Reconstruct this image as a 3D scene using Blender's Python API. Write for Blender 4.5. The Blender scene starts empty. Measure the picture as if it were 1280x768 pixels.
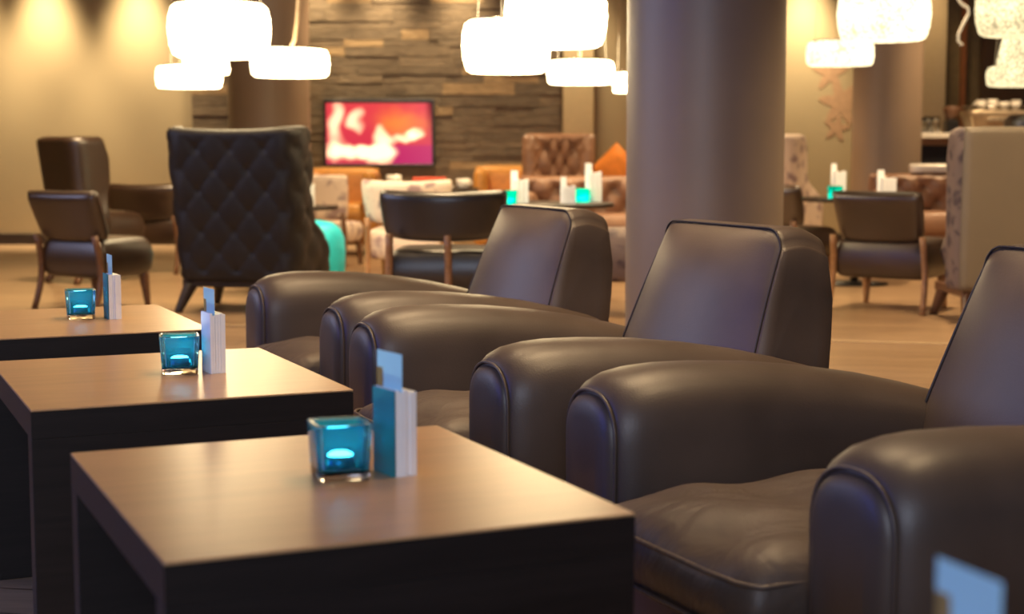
import bpy, bmesh, math, random
from mathutils import Vector, Matrix, noise
random.seed(7)
PI = math.pi
COL = bpy.context.scene.collection
R = math.radians

# ------------------------------------------------------------------ camera
F_PX, PITCH, EYE = 1972.0, R(5.782), 0.89
def at(px, py, Y):
    """point on the sight line of a photo pixel at distance Y in front of the eye"""
    v = (py - 384) / F_PX
    dy = math.cos(PITCH) - v * math.sin(PITCH)
    dz = -math.sin(PITCH) - v * math.cos(PITCH)
    s = Y / dy
    return Vector(((px - 640) / F_PX * s, Y, EYE + dz * s))
def gx(px, Y): return at(px, 200, Y).x
def gz(py, Y): return at(640, py, Y).z

# ------------------------------------------------------------------ materials
def mat(name):
    m = bpy.data.materials.new(name); m.use_nodes = True
    nt = m.node_tree
    return m, nt, nt.nodes['Principled BSDF']
def node(nt, t, **kw):
    n = nt.nodes.new(t)
    for k, v in kw.items(): setattr(n, k, v)
    return n
def ramp(nt, stops, fac):
    r = node(nt, 'ShaderNodeValToRGB')
    e = r.color_ramp.elements
    while len(e) < len(stops): e.new(0.5)
    for i, (p, c) in enumerate(stops):
        e[i].position = p; e[i].color = (*c, 1)
    nt.links.new(fac, r.inputs[0])
    return r.outputs[0]
def coords(nt, scale=(1,1,1), rot=(0,0,0), loc=(0,0,0), kind='Object'):
    tc = node(nt, 'ShaderNodeTexCoord'); mp = node(nt, 'ShaderNodeMapping')
    mp.inputs['Scale'].default_value = scale; mp.inputs['Rotation'].default_value = rot
    mp.inputs['Location'].default_value = loc
    nt.links.new(tc.outputs[kind], mp.inputs[0]); return mp.outputs[0]
def noise_tex(nt, vec, scale, detail=3, rough=.5, dist=0):
    n = node(nt, 'ShaderNodeTexNoise')
    n.inputs['Scale'].default_value = scale; n.inputs['Detail'].default_value = detail
    n.inputs['Roughness'].default_value = rough; n.inputs['Distortion'].default_value = dist
    nt.links.new(vec, n.inputs['Vector']); return n.outputs['Fac']
def bump(nt, bs, h, strength=.2, dist=.01):
    b = node(nt, 'ShaderNodeBump'); b.inputs['Strength'].default_value = strength
    b.inputs['Distance'].default_value = dist
    nt.links.new(h, b.inputs['Height']); nt.links.new(b.outputs[0], bs.inputs['Normal'])
def plain(name, col, rough=.5, metal=0, spec=.5, var=.12, nscale=20, bmp=0, coat=0):
    m, nt, bs = mat(name)
    c = coords(nt)
    f = noise_tex(nt, c, nscale)
    lo = tuple(x * (1 - var) for x in col); hi = tuple(min(1, x * (1 + var)) for x in col)
    nt.links.new(ramp(nt, [(.3, lo), (.7, hi)], f), bs.inputs['Base Color'])
    bs.inputs['Roughness'].default_value = rough; bs.inputs['Metallic'].default_value = metal
    bs.inputs['Specular IOR Level'].default_value = spec
    bs.inputs['Coat Weight'].default_value = coat
    if bmp: bump(nt, bs, f, bmp, .004)
    return m
def leather(name, col, rough=.4, spec=.5, grain=.25, wrinkle=0):
    m, nt, bs = mat(name)
    c = coords(nt)
    big = noise_tex(nt, c, 5, 4)
    v = node(nt, 'ShaderNodeTexVoronoi'); v.inputs['Scale'].default_value = 260
    nt.links.new(c, v.inputs['Vector'])
    lo = tuple(x * .8 for x in col); hi = tuple(x * 1.2 for x in col)
    nt.links.new(ramp(nt, [(.3, lo), (.7, hi)], big), bs.inputs['Base Color'])
    rr = node(nt, 'ShaderNodeMapRange'); rr.inputs[3].default_value = rough - .05; rr.inputs[4].default_value = rough + .07
    nt.links.new(big, rr.inputs[0]); nt.links.new(rr.outputs[0], bs.inputs['Roughness'])
    bs.inputs['Specular IOR Level'].default_value = spec
    bump(nt, bs, v.outputs['Distance'], grain, .0012)
    if wrinkle:
        wv = noise_tex(nt, coords(nt, (1, 1.7, 1), (0, 0, .6)), 5, 3, .5, 1.4)
        b2 = node(nt, 'ShaderNodeBump'); b2.inputs['Strength'].default_value = wrinkle; b2.inputs['Distance'].default_value = .03
        nt.links.new(wv, b2.inputs['Height']); nt.links.new(b2.outputs[0], bs.inputs['Normal'].links[0].from_node.inputs['Normal'])
    return m
def wood(name, col, rough=.4, scale=6, axis=(1, 8, 8), spec=.5, var=.28):
    m, nt, bs = mat(name)
    c = coords(nt, axis)
    f = noise_tex(nt, c, scale, 5, .6, 1.2)
    lo = tuple(x * (1 - var) for x in col); hi = tuple(min(1, x * (1 + var)) for x in col)
    nt.links.new(ramp(nt, [(.3, lo), (.7, hi)], f), bs.inputs['Base Color'])
    bs.inputs['Roughness'].default_value = rough; bs.inputs['Specular IOR Level'].default_value = spec
    bump(nt, bs, f, .08, .002)
    return m
def floral(name, ground, dark, scale=7):
    m, nt, bs = mat(name)
    c = coords(nt)
    f = noise_tex(nt, c, scale, 2, .5, 2.5)
    v = node(nt, 'ShaderNodeTexVoronoi'); v.inputs['Scale'].default_value = scale * 1.4
    nt.links.new(c, v.inputs['Vector'])
    mx = node(nt, 'ShaderNodeMath', operation='MULTIPLY'); nt.links.new(f, mx.inputs[0]); nt.links.new(v.outputs['Distance'], mx.inputs[1])
    nt.links.new(ramp(nt, [(.12, dark), (.24, ground)], mx.outputs[0]), bs.inputs['Base Color'])
    bs.inputs['Roughness'].default_value = .7
    return m
def emit(name, col, strength):
    m = bpy.data.materials.new(name); m.use_nodes = True
    nt = m.node_tree; nt.nodes.clear()
    e = node(nt, 'ShaderNodeEmission'); e.inputs[0].default_value = (*col, 1); e.inputs[1].default_value = strength
    o = node(nt, 'ShaderNodeOutputMaterial'); nt.links.new(e.outputs[0], o.inputs[0])
    return m
def crystal(name, col, lo, hi, scale):
    """glowing glass-bead shade: bright beads with dimmer gaps"""
    m = bpy.data.materials.new(name); m.use_nodes = True
    nt = m.node_tree; nt.nodes.clear()
    c = coords(nt)
    v = node(nt, 'ShaderNodeTexVoronoi'); v.inputs['Scale'].default_value = scale; nt.links.new(c, v.inputs['Vector'])
    big = noise_tex(nt, c, 7, 2)
    a = node(nt, 'ShaderNodeMapRange'); a.inputs[1].default_value = .15; a.inputs[2].default_value = .75
    a.inputs[3].default_value = hi; a.inputs[4].default_value = lo
    nt.links.new(v.outputs['Distance'], a.inputs[0])
    b = node(nt, 'ShaderNodeMapRange'); b.inputs[1].default_value = .3; b.inputs[2].default_value = .7
    b.inputs[3].default_value = .7; b.inputs[4].default_value = 1.3; nt.links.new(big, b.inputs[0])
    mm = node(nt, 'ShaderNodeMath', operation='MULTIPLY'); nt.links.new(a.outputs[0], mm.inputs[0]); nt.links.new(b.outputs[0], mm.inputs[1])
    e = node(nt, 'ShaderNodeEmission'); e.inputs[0].default_value = (*col, 1); nt.links.new(mm.outputs[0], e.inputs[1])
    o = node(nt, 'ShaderNodeOutputMaterial'); nt.links.new(e.outputs[0], o.inputs[0])
    return m
def glass(name, col=(1,1,1), rough=0.0, ior=1.45):
    m, nt, bs = mat(name)
    bs.inputs['Base Color'].default_value = (*col, 1); bs.inputs['Roughness'].default_value = rough
    bs.inputs['Transmission Weight'].default_value = 1; bs.inputs['IOR'].default_value = ior
    return m

M = {}
M['club'] = leather('club_leather', (.072, .051, .041), .43, .5, .15)
M['club_seat'] = leather('club_seat_leather', (.085, .060, .048), .5, .45, .15, .35)
M['club_pipe'] = leather('club_piping', (.030, .021, .018), .45, .4)
M['brown'] = leather('brown_leather', (.036, .018, .011), .33, 1.0)
M['brown_tuft'] = leather('tufted_brown_leather', (.24, .125, .075), .42, .5)
M['dark'] = leather('dark_leather', (.020, .014, .013), .34, .9)
M['ochre'] = plain('ochre_leather', (.62, .30, .07), .42)
M['orange'] = plain('orange_fabric', (.75, .24, .03), .6)
M['turq'] = plain('turquoise_fabric', (.02, .62, .78), .5, var=.05)
M['beige_leather'] = plain('beige_leather', (.165, .134, .094), .5, var=.04, nscale=4)
M['floral'] = floral('floral_fabric', (.75, .62, .52), (.34, .24, .24))
M['floral_dark'] = floral('floral_dark_fabric', (.20, .145, .125), (.08, .055, .06), 9)
M['wood_leg'] = wood('dark_wood', (.15, .07, .035), .35)
M['wood_pale'] = wood('pale_wood', (.36, .19, .09), .4)
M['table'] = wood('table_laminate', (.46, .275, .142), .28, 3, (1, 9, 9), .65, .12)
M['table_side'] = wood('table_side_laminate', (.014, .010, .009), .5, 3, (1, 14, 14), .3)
M['blackwood'] = wood('black_wood', (.03, .018, .014), .4)
M['paper'] = plain('white_paper', (.90, .90, .91), .6, var=.03)
M['card'] = None
M['teal_print'] = plain('teal_printed_cover', (.014, .20, .23), .5, var=.1)
M['cup'] = plain('white_porcelain', (.85, .80, .72), .25, var=.02)
M['chrome'] = plain('chrome', (.75, .72, .68), .2, 1, var=.02)
M['cord'] = plain('grey_cord', (.45, .33, .22), .5)
M['column'] = plain('column_paint', (.215, .172, .14), .45, var=.05, nscale=3)
M['column_back'] = plain('back_column_paint', (.26, .19, .14), .5, var=.05, nscale=3)
M['wall'] = plain('beige_wall_paint', (.38, .30, .18), .6, var=.03, nscale=2)
M['wall_dark'] = plain('dark_brown_wall', (.10, .055, .025), .6, var=.08, nscale=3)
M['pilaster'] = plain('pale_pilaster', (.62, .50, .30), .6, var=.03)
M['ceiling'] = plain('ceiling_paint', (.30, .24, .18), .7, var=.02)
M['black'] = plain('black_plastic', (.012, .011, .012), .35, var=.05)
M['red'] = plain('red_box', (.75, .08, .03), .5)
M['mural'] = plain('mural_paint', (.40, .25, .15), .7, var=.1)
M['glass'] = glass('clear_glass')
M['blue_glass'] = m = glass('blue_tinted_glass', (.30, .76, .96))
nt = m.node_tree; bs = nt.nodes['Principled BSDF']; out = nt.nodes['Material Output']
df = node(nt, 'ShaderNodeBsdfTranslucent'); df.inputs[0].default_value = (.02, .52, .70, 1)
d2 = node(nt, 'ShaderNodeBsdfDiffuse'); d2.inputs[0].default_value = (.01, .46, .64, 1)
a1 = node(nt, 'ShaderNodeMixShader'); a2 = node(nt, 'ShaderNodeMixShader'); a2.inputs[0].default_value = .10
nt.links.new(df.outputs[0], a1.inputs[1]); nt.links.new(d2.outputs[0], a1.inputs[2])
nt.links.new(bs.outputs[0], a2.inputs[1]); nt.links.new(a1.outputs[0], a2.inputs[2]); nt.links.new(a2.outputs[0], out.inputs['Surface'])
m = bpy.data.materials.new('added_window_glass'); m.use_nodes = True; nt = m.node_tree; nt.nodes.clear()
tr = node(nt, 'ShaderNodeBsdfTransparent'); gl = node(nt, 'ShaderNodeBsdfGlossy'); gl.inputs['Roughness'].default_value = .02
fr = node(nt, 'ShaderNodeFresnel'); ms = node(nt, 'ShaderNodeMixShader'); o = node(nt, 'ShaderNodeOutputMaterial')
nt.links.new(fr.outputs[0], ms.inputs[0]); nt.links.new(tr.outputs[0], ms.inputs[1]); nt.links.new(gl.outputs[0], ms.inputs[2]); nt.links.new(ms.outputs[0], o.inputs[0])
M['pane'] = m
M['alu'] = plain('tealight_aluminium', (.6, .62, .62), .3, 1)
M['steel'] = plain('bar_steel', (.62, .50, .36), .35, .6)
M['copper'] = plain('copper_strip', (.45, .18, .07), .4, .6)
M['wax'] = emit('lit_wax', (.85, 1, .95), 12)

# printed card: pale blue with a brown-green motif in the lower corner
m, nt, bs = mat('printed_card')
c = coords(nt)
f = noise_tex(nt, c, 60, 3)
sx = node(nt, 'ShaderNodeSeparateXYZ'); nt.links.new(c, sx.inputs[0])
bx1 = node(nt, 'ShaderNodeMath', operation='MULTIPLY_ADD'); bx1.inputs[1].default_value = .012; bx1.inputs[2].default_value = 0
nt.links.new(f, bx1.inputs[0])
ad = node(nt, 'ShaderNodeMath', operation='SUBTRACT'); nt.links.new(sx.outputs[1], ad.inputs[0]); nt.links.new(bx1.outputs[0], ad.inputs[1])
lt = node(nt, 'ShaderNodeMath', operation='GREATER_THAN'); lt.inputs[1].default_value = .020; nt.links.new(ad.outputs[0], lt.inputs[0])
lz = node(nt, 'ShaderNodeMath', operation='LESS_THAN'); lz.inputs[1].default_value = .142; nt.links.new(sx.outputs[2], lz.inputs[0])
lzz = 0
am = node(nt, 'ShaderNodeMath', operation='MULTIPLY'); nt.links.new(lt.outputs[0], am.inputs[0]); nt.links.new(lz.outputs[0], am.inputs[1])
mx = node(nt, 'ShaderNodeMixRGB'); mx.inputs[1].default_value = (.42, .74, .80, 1); mx.inputs[2].default_value = (.30, .20, .06, 1)
nt.links.new(am.outputs[0], mx.inputs[0]); nt.links.new(mx.outputs[0], bs.inputs['Base Color']); bs.inputs['Roughness'].default_value = .4
M['card'] = m

# coloured inner coat of the candle glasses
m = bpy.data.materials.new('blue_glass_coat'); m.use_nodes = True
nt = m.node_tree; nt.nodes.clear()
tr = node(nt, 'ShaderNodeBsdfTransparent'); tr.inputs[0].default_value = (.14, .74, .94, 1)
tl = node(nt, 'ShaderNodeBsdfTranslucent'); tl.inputs[0].default_value = (.03, .62, .80, 1)
df = node(nt, 'ShaderNodeBsdfDiffuse'); df.inputs[0].default_value = (.01, .42, .58, 1)
m1 = node(nt, 'ShaderNodeMixShader'); m1.inputs[0].default_value = .45
m2 = node(nt, 'ShaderNodeMixShader'); m2.inputs[0].default_value = .20
o = node(nt, 'ShaderNodeOutputMaterial')
nt.links.new(tl.outputs[0], m1.inputs[1]); nt.links.new(df.outputs[0], m1.inputs[2])
nt.links.new(tr.outputs[0], m2.inputs[1]); nt.links.new(m1.outputs[0], m2.inputs[2]); nt.links.new(m2.outputs[0], o.inputs[0])
M['coat'] = m

# floor planks
m, nt, bs = mat('oak_plank_floor')
c = coords(nt, rot=(0, 0, R(10.7)))
b = node(nt, 'ShaderNodeTexBrick'); b.inputs['Scale'].default_value = 1
b.inputs['Brick Width'].default_value = 1.7; b.inputs['Row Height'].default_value = .16; b.inputs['Mortar Size'].default_value = .003
b.inputs['Color1'].default_value = (.41, .275, .165, 1); b.inputs['Color2'].default_value = (.32, .21, .125, 1); b.inputs['Mortar'].default_value = (.08, .04, .02, 1)
nt.links.new(c, b.inputs['Vector'])
g = noise_tex(nt, coords(nt, (1.2, 14, 1), (0, 0, R(10.7))), 3, 5, .6, .8)
mx = node(nt, 'ShaderNodeMixRGB', blend_type='MULTIPLY'); mx.inputs[0].default_value = .7
nt.links.new(b.outputs['Color'], mx.inputs[1]); nt.links.new(ramp(nt, [(.3, (.6, .6, .6)), (.7, (1.15, 1.15, 1.15))], g), mx.inputs[2])
nt.links.new(mx.outputs[0], bs.inputs['Base Color']); bs.inputs['Roughness'].default_value = .28
M['floor'] = m

# slate strips: colour per stone from an attribute
m, nt, bs = mat('slate_strips')
a = node(nt, 'ShaderNodeAttribute', attribute_name='tone')
f = noise_tex(nt, coords(nt, (2, 2, 6)), 5, 5, .6)
mx = node(nt, 'ShaderNodeMixRGB', blend_type='MULTIPLY'); mx.inputs[0].default_value = .8
nt.links.new(a.outputs['Color'], mx.inputs[1]); nt.links.new(ramp(nt, [(.3, (.65, .65, .65)), (.7, (1.2, 1.2, 1.2))], f), mx.inputs[2])
nt.links.new(mx.outputs[0], bs.inputs['Base Color']); bs.inputs['Roughness'].default_value = .55
bump(nt, bs, f, .4, .02)
M['slate'] = m
m = bpy.data.materials.new('television_picture'); m.use_nodes = True
nt = m.node_tree; nt.nodes.clear()
a = node(nt, 'ShaderNodeAttribute', attribute_name='tone'); e = node(nt, 'ShaderNodeEmission'); e.inputs[1].default_value = 1.0
o = node(nt, 'ShaderNodeOutputMaterial'); nt.links.new(a.outputs['Color'], e.inputs[0]); nt.links.new(e.outputs[0], o.inputs[0])
M['screen'] = m

# ------------------------------------------------------------------ mesh helpers
class MB:
    def __init__(s): s.v = []; s.f = []
    def add(s, vs, fs, mtx=None):
        n = len(s.v)
        s.v += [(mtx @ Vector(v)) if mtx else Vector(v) for v in vs]
        s.f += [tuple(i + n for i in f) for f in fs]
        return s
    def box(s, x0, x1, y0, y1, z0, z1, mtx=None):
        vs = [(x, y, z) for z in (z0, z1) for y in (y0, y1) for x in (x0, x1)]
        return s.add(vs, [(0, 2, 3, 1), (4, 5, 7, 6), (0, 1, 5, 4), (2, 6, 7, 3), (0, 4, 6, 2), (1, 3, 7, 5)], mtx)
    def loft(s, rings, cap=True, closed=False, mtx=None):
        n = len(rings[0]); vs = [p for r in rings for p in r]; fs = []
        for i in range(len(rings) - (0 if closed else 1)):
            a, b = i * n, ((i + 1) % len(rings)) * n
            for j in range(n):
                k = (j + 1) % n; fs.append((a + j, a + k, b + k, b + j))
        if cap and not closed:
            fs.append(tuple(range(n - 1, -1, -1))); o = (len(rings) - 1) * n
            fs.append(tuple(o + j for j in range(n)))
        return s.add(vs, fs, mtx)
    def lathe(s, prof, n=32, mtx=None, cap=True):
        return s.loft([[(r * math.cos(2 * PI * j / n), r * math.sin(2 * PI * j / n), z) for j in range(n)] for r, z in prof], cap, False, mtx)
    def tube(s, pts, r, n=8, closed=False, mtx=None):
        pts = [Vector(p) for p in pts]; rings = []; N = len(pts); ref = None
        for i, p in enumerate(pts):
            a = pts[(i - 1) % N] if (closed or i > 0) else p
            b = pts[(i + 1) % N] if (closed or i < N - 1) else p
            t = (b - a).normalized()
            if ref is None: ref = Vector((0, 0, 1)) if abs(t.z) < .9 else Vector((1, 0, 0))
            u = (ref - t * ref.dot(t)).normalized(); w = t.cross(u); ref = u
            rr = r[i] if isinstance(r, (list, tuple)) else r
            rings.append([p + (u * math.cos(2 * PI * j / n) + w * math.sin(2 * PI * j / n)) * rr for j in range(n)])
        return s.loft(rings, True, closed, mtx)
    def puff(s, W, H, T, mtx=None, nu=22, nv=16, p=8, c=.04, k=5, front=None, back=None, taper=0, bend=0, crown=0, lump=0, seed=0):
        """soft upholstered slab: width W along x, height H along y, thickness T along z"""
        us = [math.sin(PI / 2 * (2 * i / nu - 1)) * .5 + (2 * i / nu - 1) * .5 for i in range(nu + 1)]
        vs_ = [math.sin(PI / 2 * (2 * i / nv - 1)) * .5 + (2 * i / nv - 1) * .5 for i in range(nv + 1)]
        V = []; idx = {}
        for side in (1, -1):
            for j, v in enumerate(vs_):
                for i, u in enumerate(us):
                    edge = i in (0, nu) or j in (0, nv)
                    if edge and side == -1: idx[(side, i, j)] = idx[(1, i, j)]; continue
                    x = W / 2 * u * (1 - c * abs(v) ** k) * (1 + taper * v); y = H / 2 * v * (1 - c * abs(u) ** k)
                    e = math.sqrt(max(0, (1 - abs(u) ** p) * (1 - abs(v) ** p)))
                    z = side * T / 2 * e
                    if side == 1: z += crown * (1 - u * u) * (1 - v * v)
                    fn = front if side == 1 else back
                    if fn: z += side * fn(x, y) * e
                    if lump and side == 1: z += lump * e * noise.noise(Vector((x * 6 + seed, y * 6, seed)))
                    z += bend * u * u
                    idx[(side, i, j)] = len(V); V.append((x, y, z))
        Fs = []
        for side in (1, -1):
            for j in range(nv):
                for i in range(nu):
                    q = [idx[(side, i, j)], idx[(side, i + 1, j)], idx[(side, i + 1, j + 1)], idx[(side, i, j + 1)]]
                    Fs.append(tuple(q if side == 1 else q[::-1]))
        return s.add(V, Fs, mtx)
    def build(s, name, m, parent=None, bevel=0, seg=3, smooth=True, subsurf=0, tone=None):
        me = bpy.data.meshes.new(name); me.from_pydata([tuple(v) for v in s.v], [], s.f); me.validate()
        bm = bmesh.new(); bm.from_mesh(me); bmesh.ops.recalc_face_normals(bm, faces=bm.faces); bm.to_mesh(me); bm.free()
        o = bpy.data.objects.new(name, me); COL.objects.link(o); me.materials.append(m)
        if smooth: me.shade_smooth()
        if bevel:
            b = o.modifiers.new('bevel', 'BEVEL'); b.width = bevel; b.segments = seg; b.limit_method = 'ANGLE'; b.angle_limit = R(40)
            w = o.modifiers.new('wn', 'WEIGHTED_NORMAL'); w.keep_sharp = True
        if subsurf: d = o.modifiers.new('sub', 'SUBSURF'); d.levels = d.render_levels = subsurf
        if parent: o.parent = parent
        return o
def tuft(sx, sy, amp):
    """diamond quilting with a pulled-in button at every crossing"""
    def f(x, y):
        a = x / sx + y / sy; b = x / sx - y / sy
        fa, fb = abs(a - round(a)), abs(b - round(b))
        crease = (abs(math.sin(PI * a)) * abs(math.sin(PI * b))) ** .5
        return amp * (.9 * (crease - .55) - .9 * math.exp(-(fa * fa + fb * fb) / .02))
    return f
def tag(o, label, cat, group=None, kind=None):
    o['label'] = label; o['category'] = cat
    if group: o['group'] = group
    if kind: o['kind'] = kind
    return o
def thing(name, label, cat, loc=(0, 0, 0), rz=0, group=None):
    o = bpy.data.objects.new(name, None); COL.objects.link(o); o.empty_display_size = .1
    o.location = loc; o.rotation_euler = (0, 0, rz)
    return tag(o, label, cat, group)
def struct(o): o['kind'] = 'structure'; return o
def dup(root, label, loc, rz, group=None):
    r = root.copy(); COL.objects.link(r); r.location = loc; r.rotation_euler = (0, 0, rz); r['label'] = label
    if group: r['group'] = group
    for ch in root.children:
        c = ch.copy(); COL.objects.link(c); c.parent = r
        for g in ch.children:
            d = g.copy(); COL.objects.link(d); d.parent = c
    return r
def frame(o, x, y, z):
    """matrix with local axes x,y,z at origin o"""
    x, y, z = (Vector(a).normalized() for a in (x, y, z))
    return Matrix(((x.x, y.x, z.x, o[0]), (x.y, y.y, z.y, o[1]), (x.z, y.z, z.z, o[2]), (0, 0, 0, 1)))

# ------------------------------------------------------------------ the room
XL, XR, YF, YB, ZC = -5.0, 6.2, -2.5, 14.5, 3.6
struct(MB().box(XL - .2, XR + .2, YF - .2, YB + .3, -.1, 0).build('floor', M['floor'], smooth=False))
struct(MB().box(XL - .2, XR + .2, YF - .2, YB + .3, ZC, ZC + .1).build('ceiling', M['ceiling'], smooth=False))
struct(MB().box(XL - .2, XR + .2, YB, YB + .2, 0, ZC).build('wall_back', M['wall'], smooth=False))
struct(MB().box(XR, XR + .2, YF, YB, 0, ZC).build('wall_right', M['wall'], smooth=False))
WY0, WY1, WZ0, WZ1 = .5, 3.3, 1.0, 3.35
FX0, FX1 = -2.8, .6
q = MB().box(XL - .2, FX0, YF - .2, YF, 0, ZC).box(FX1, XR + .2, YF - .2, YF, 0, ZC).box(FX0, FX1, YF - .2, YF, 0, WZ0).box(FX0, FX1, YF - .2, YF, WZ1, ZC)
struct(q.build('wall_front', M['wall_dark'], smooth=False))
q = MB()
for x in (FX0, (FX0 + FX1) / 2 - .025, FX1 - .05): q.box(x, x + .05, YF - .13, YF - .07, WZ0, WZ1)
q.box(FX0, FX1, YF - .13, YF - .07, WZ0, WZ0 + .05); q.box(FX0, FX1, YF - .13, YF - .07, WZ1 - .05, WZ1)
q = struct(q.build('added_window_2', M['blackwood'], smooth=False))  # unseen window behind the camera, added as source of the cool front light
MB().box(FX0 + .05, FX1 - .05, YF - .105, YF - .10, WZ0 + .05, WZ1 - .05).build('added_window_pane', M['pane'], q, smooth=False)
wl = MB()
VY0, VY1 = 4.6, 8.2
wl.box(XL - .2, XL, YF, WY0, 0, ZC); wl.box(XL - .2, XL, WY1, VY0, 0, ZC); wl.box(XL - .2, XL, VY1, YB, 0, ZC)
wl.box(XL - .2, XL, VY0, VY1, 0, WZ0); wl.box(XL - .2, XL, VY0, VY1, WZ1, ZC)
wl.box(XL - .2, XL, WY0, WY1, 0, WZ0); wl.box(XL - .2, XL, WY0, WY1, WZ1, ZC)
struct(wl.build('wall_left', M['wall'], smooth=False))
def added_left_window(name, y0, y1):
    f = MB()
    for y in (y0, (y0 + y1) / 2 - .025, y1 - .05): f.box(XL - .13, XL - .07, y, y + .05, WZ0, WZ1)
    f.box(XL - .13, XL - .07, y0, y1, WZ0, WZ0 + .05); f.box(XL - .13, XL - .07, y0, y1, WZ1 - .05, WZ1)
    win = struct(f.build(name, M['blackwood'], smooth=False))
    MB().box(XL - .105, XL - .10, y0 + .05, y1 - .05, WZ0 + .05, WZ1 - .05).build('added_window_pane', M['pane'], win, smooth=False)
added_left_window('added_window_1', WY0, WY1); added_left_window('added_window_3', VY0, VY1)  # unseen windows, added as sources of the blue and cool side light
struct(MB().box(XL, XR, YB - .018, YB, 0, .10).build('baseboard_back', M['blackwood'], bevel=.004))
struct(MB().box(XL, XL + .018, YF, YB, 0, .10).build('baseboard_left', M['blackwood'], bevel=.004))
# metal threshold strip crossing the floor
a, b = at(250, 405, 7.9), at(1190, 428, 7.1)
d = Vector((b.x - a.x, b.y - a.y, 0)).normalized()
struct(MB().box(-1.0, 4.4, -.02, .02, 0, .004, frame((a.x, a.y, 0), d, (-d.y, d.x, 0), (0, 0, 1))).build('trim_1', plain('bronze_strip', (.42, .30, .17), .5), smooth=False))

# slate strip cladding on the back wall
SX0, SX1 = gx(243, YB), gx(703, YB)
sl = MB(); tones = []
z = 0.0; row = 0
while z < ZC - .01:
    h = min(random.uniform(.05, .11), ZC - z); x = SX0
    while x < SX1 - .01:
        w = random.uniform(.25, .75); x2 = min(SX1, x + w)
        if SX1 - x2 < .12: x2 = SX1
        dp = random.uniform(.060, .069)
        sl.box(x, x2 - .003, YB - dp, YB, z, z + h - .003)
        t = random.uniform(.72, .98); warm = random.random()
        colr = (.20 * t, .145 * t, .09 * t) if warm < .94 else (.34, .23, .12)
        tones += [colr] * 6
        x = x2
    z += h
so = sl.build('wall_slate', M['slate'], smooth=False); struct(so)
at_ = so.data.color_attributes.new('tone', 'FLOAT_COLOR', 'CORNER')
for p in so.data.polygons:
    for li in p.loop_indices: at_.data[li].color = (*tones[p.index], 1)

# pilasters and dark recess behind the bar
struct(MB().box(gx(703, 14.4), gx(742, 14.4), 14.38, YB, 0, ZC).build('trim_2', M['pilaster'], bevel=.01))
struct(MB().box(gx(1146, 14.3), gx(1178, 14.3), 14.25, YB, 0, ZC).build('trim_3', M['pilaster'], bevel=.01))
struct(MB().box(gx(1225, 14.3), XR, 14.3, YB, 0, ZC).build('wall_bar', M['wall_dark'], smooth=False))
struct(MB().box(gx(1178, 14.38), gx(1225, 14.38), 14.4, YB, 0, ZC).build('trim_4', plain('olive_panel', (.22, .16, .075), .6), smooth=False))
struct(MB().box(gx(1200, 14.3), gx(1206, 14.3), 14.34, 14.4, 0, ZC).build('trim_5', M['copper'], smooth=False))

# round columns
def column(name, px0, px1, Y, m, n=64):
    r = (gx(px1, Y) - gx(px0, Y)) / 2; x = (gx(px1, Y) + gx(px0, Y)) / 2
    o = MB().lathe([(r, 0), (r, ZC)], n).build(name, m, smooth=True); o.location = (x, Y, 0)
    mo = o.modifiers.new('es', 'EDGE_SPLIT'); mo.split_angle = R(60)
    return struct(o)
column('column_1', 783, 979, 6.6, M['column'])
column('column_2', 287, 388, 12.6, M['column_back'])
column('column_3', 1065, 1150, 12.4, M['column_back'])

# flower mural painted on the beige wall right of the big column
mu = MB(); pd = [0]
def petal(cx, cz, ln, wd, ang):
    pts = []
    for k in range(16):
        t = 2 * PI * k / 16; x = ln / 2 * math.cos(t) + ln / 2; z = wd / 2 * math.sin(t) * (1 - .3 * math.cos(t))
        pts.append((cx + x * math.cos(ang) - z * math.sin(ang), cz + x * math.sin(ang) + z * math.cos(ang)))
    pd[0] += .00008; mu.loft([[(x, YB - .002 - pd[0], z) for x, z in pts], [(x, YB, z) for x, z in pts]])
for (px, py, s, n, a0) in ((1038, 92, .17, 5, .3), (1053, 128, .22, 6, .9), (1046, 160, .13, 5, .1)):
    c = at(px, py, YB)
    for k in range(n): petal(c.x, c.z, s, s * .42, a0 + 2 * PI * k / n)
tag(mu.build('wall_mural', M['mural'], smooth=False), 'faded reddish flower mural on the beige wall beside the brown column', 'mural')

# ------------------------------------------------------------------ television
p0, p1 = at(404, 124, 14.36), at(543, 208, 14.36)
tv = thing('television', 'wall television showing a log fire on the slate wall', 'television', ((p0.x + p1.x) / 2, 14.36, p1.z))
w, h = p1.x - p0.x, p0.z - p1.z
fr = MB()
bt = .022
fr.box(-w / 2, w / 2, 0, .06, 0, bt); fr.box(-w / 2, w / 2, 0, .06, h - bt * 1.6, h)
fr.box(-w / 2, -w / 2 + bt, 0, .06, bt, h - bt); fr.box(w / 2 - bt, w / 2, 0, .06, bt, h - bt)
fr.box(-w / 2 + bt, w / 2 - bt, .02, .06, bt, h - bt)
fr.build('television_frame', M['black'], tv, bevel=.004)
g = MB(); NX, NZ = 120, 74; sw, sh = w - 2 * bt, h - 2.6 * bt
vs = [(-sw / 2 + sw * i / NX, .012, bt + sh * j / NZ) for j in range(NZ + 1) for i in range(NX + 1)]
vs += [(-sw / 2, .02, bt), (sw / 2, .02, bt), (sw / 2, .02, bt + sh), (-sw / 2, .02, bt + sh)]
fs = [(j * (NX + 1) + i, j * (NX + 1) + i + 1, (j + 1) * (NX + 1) + i + 1, (j + 1) * (NX + 1) + i) for j in range(NZ) for i in range(NX)]
g.add(vs, fs)
sc_ = g.build('screen', M['screen'], tv)
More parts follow.
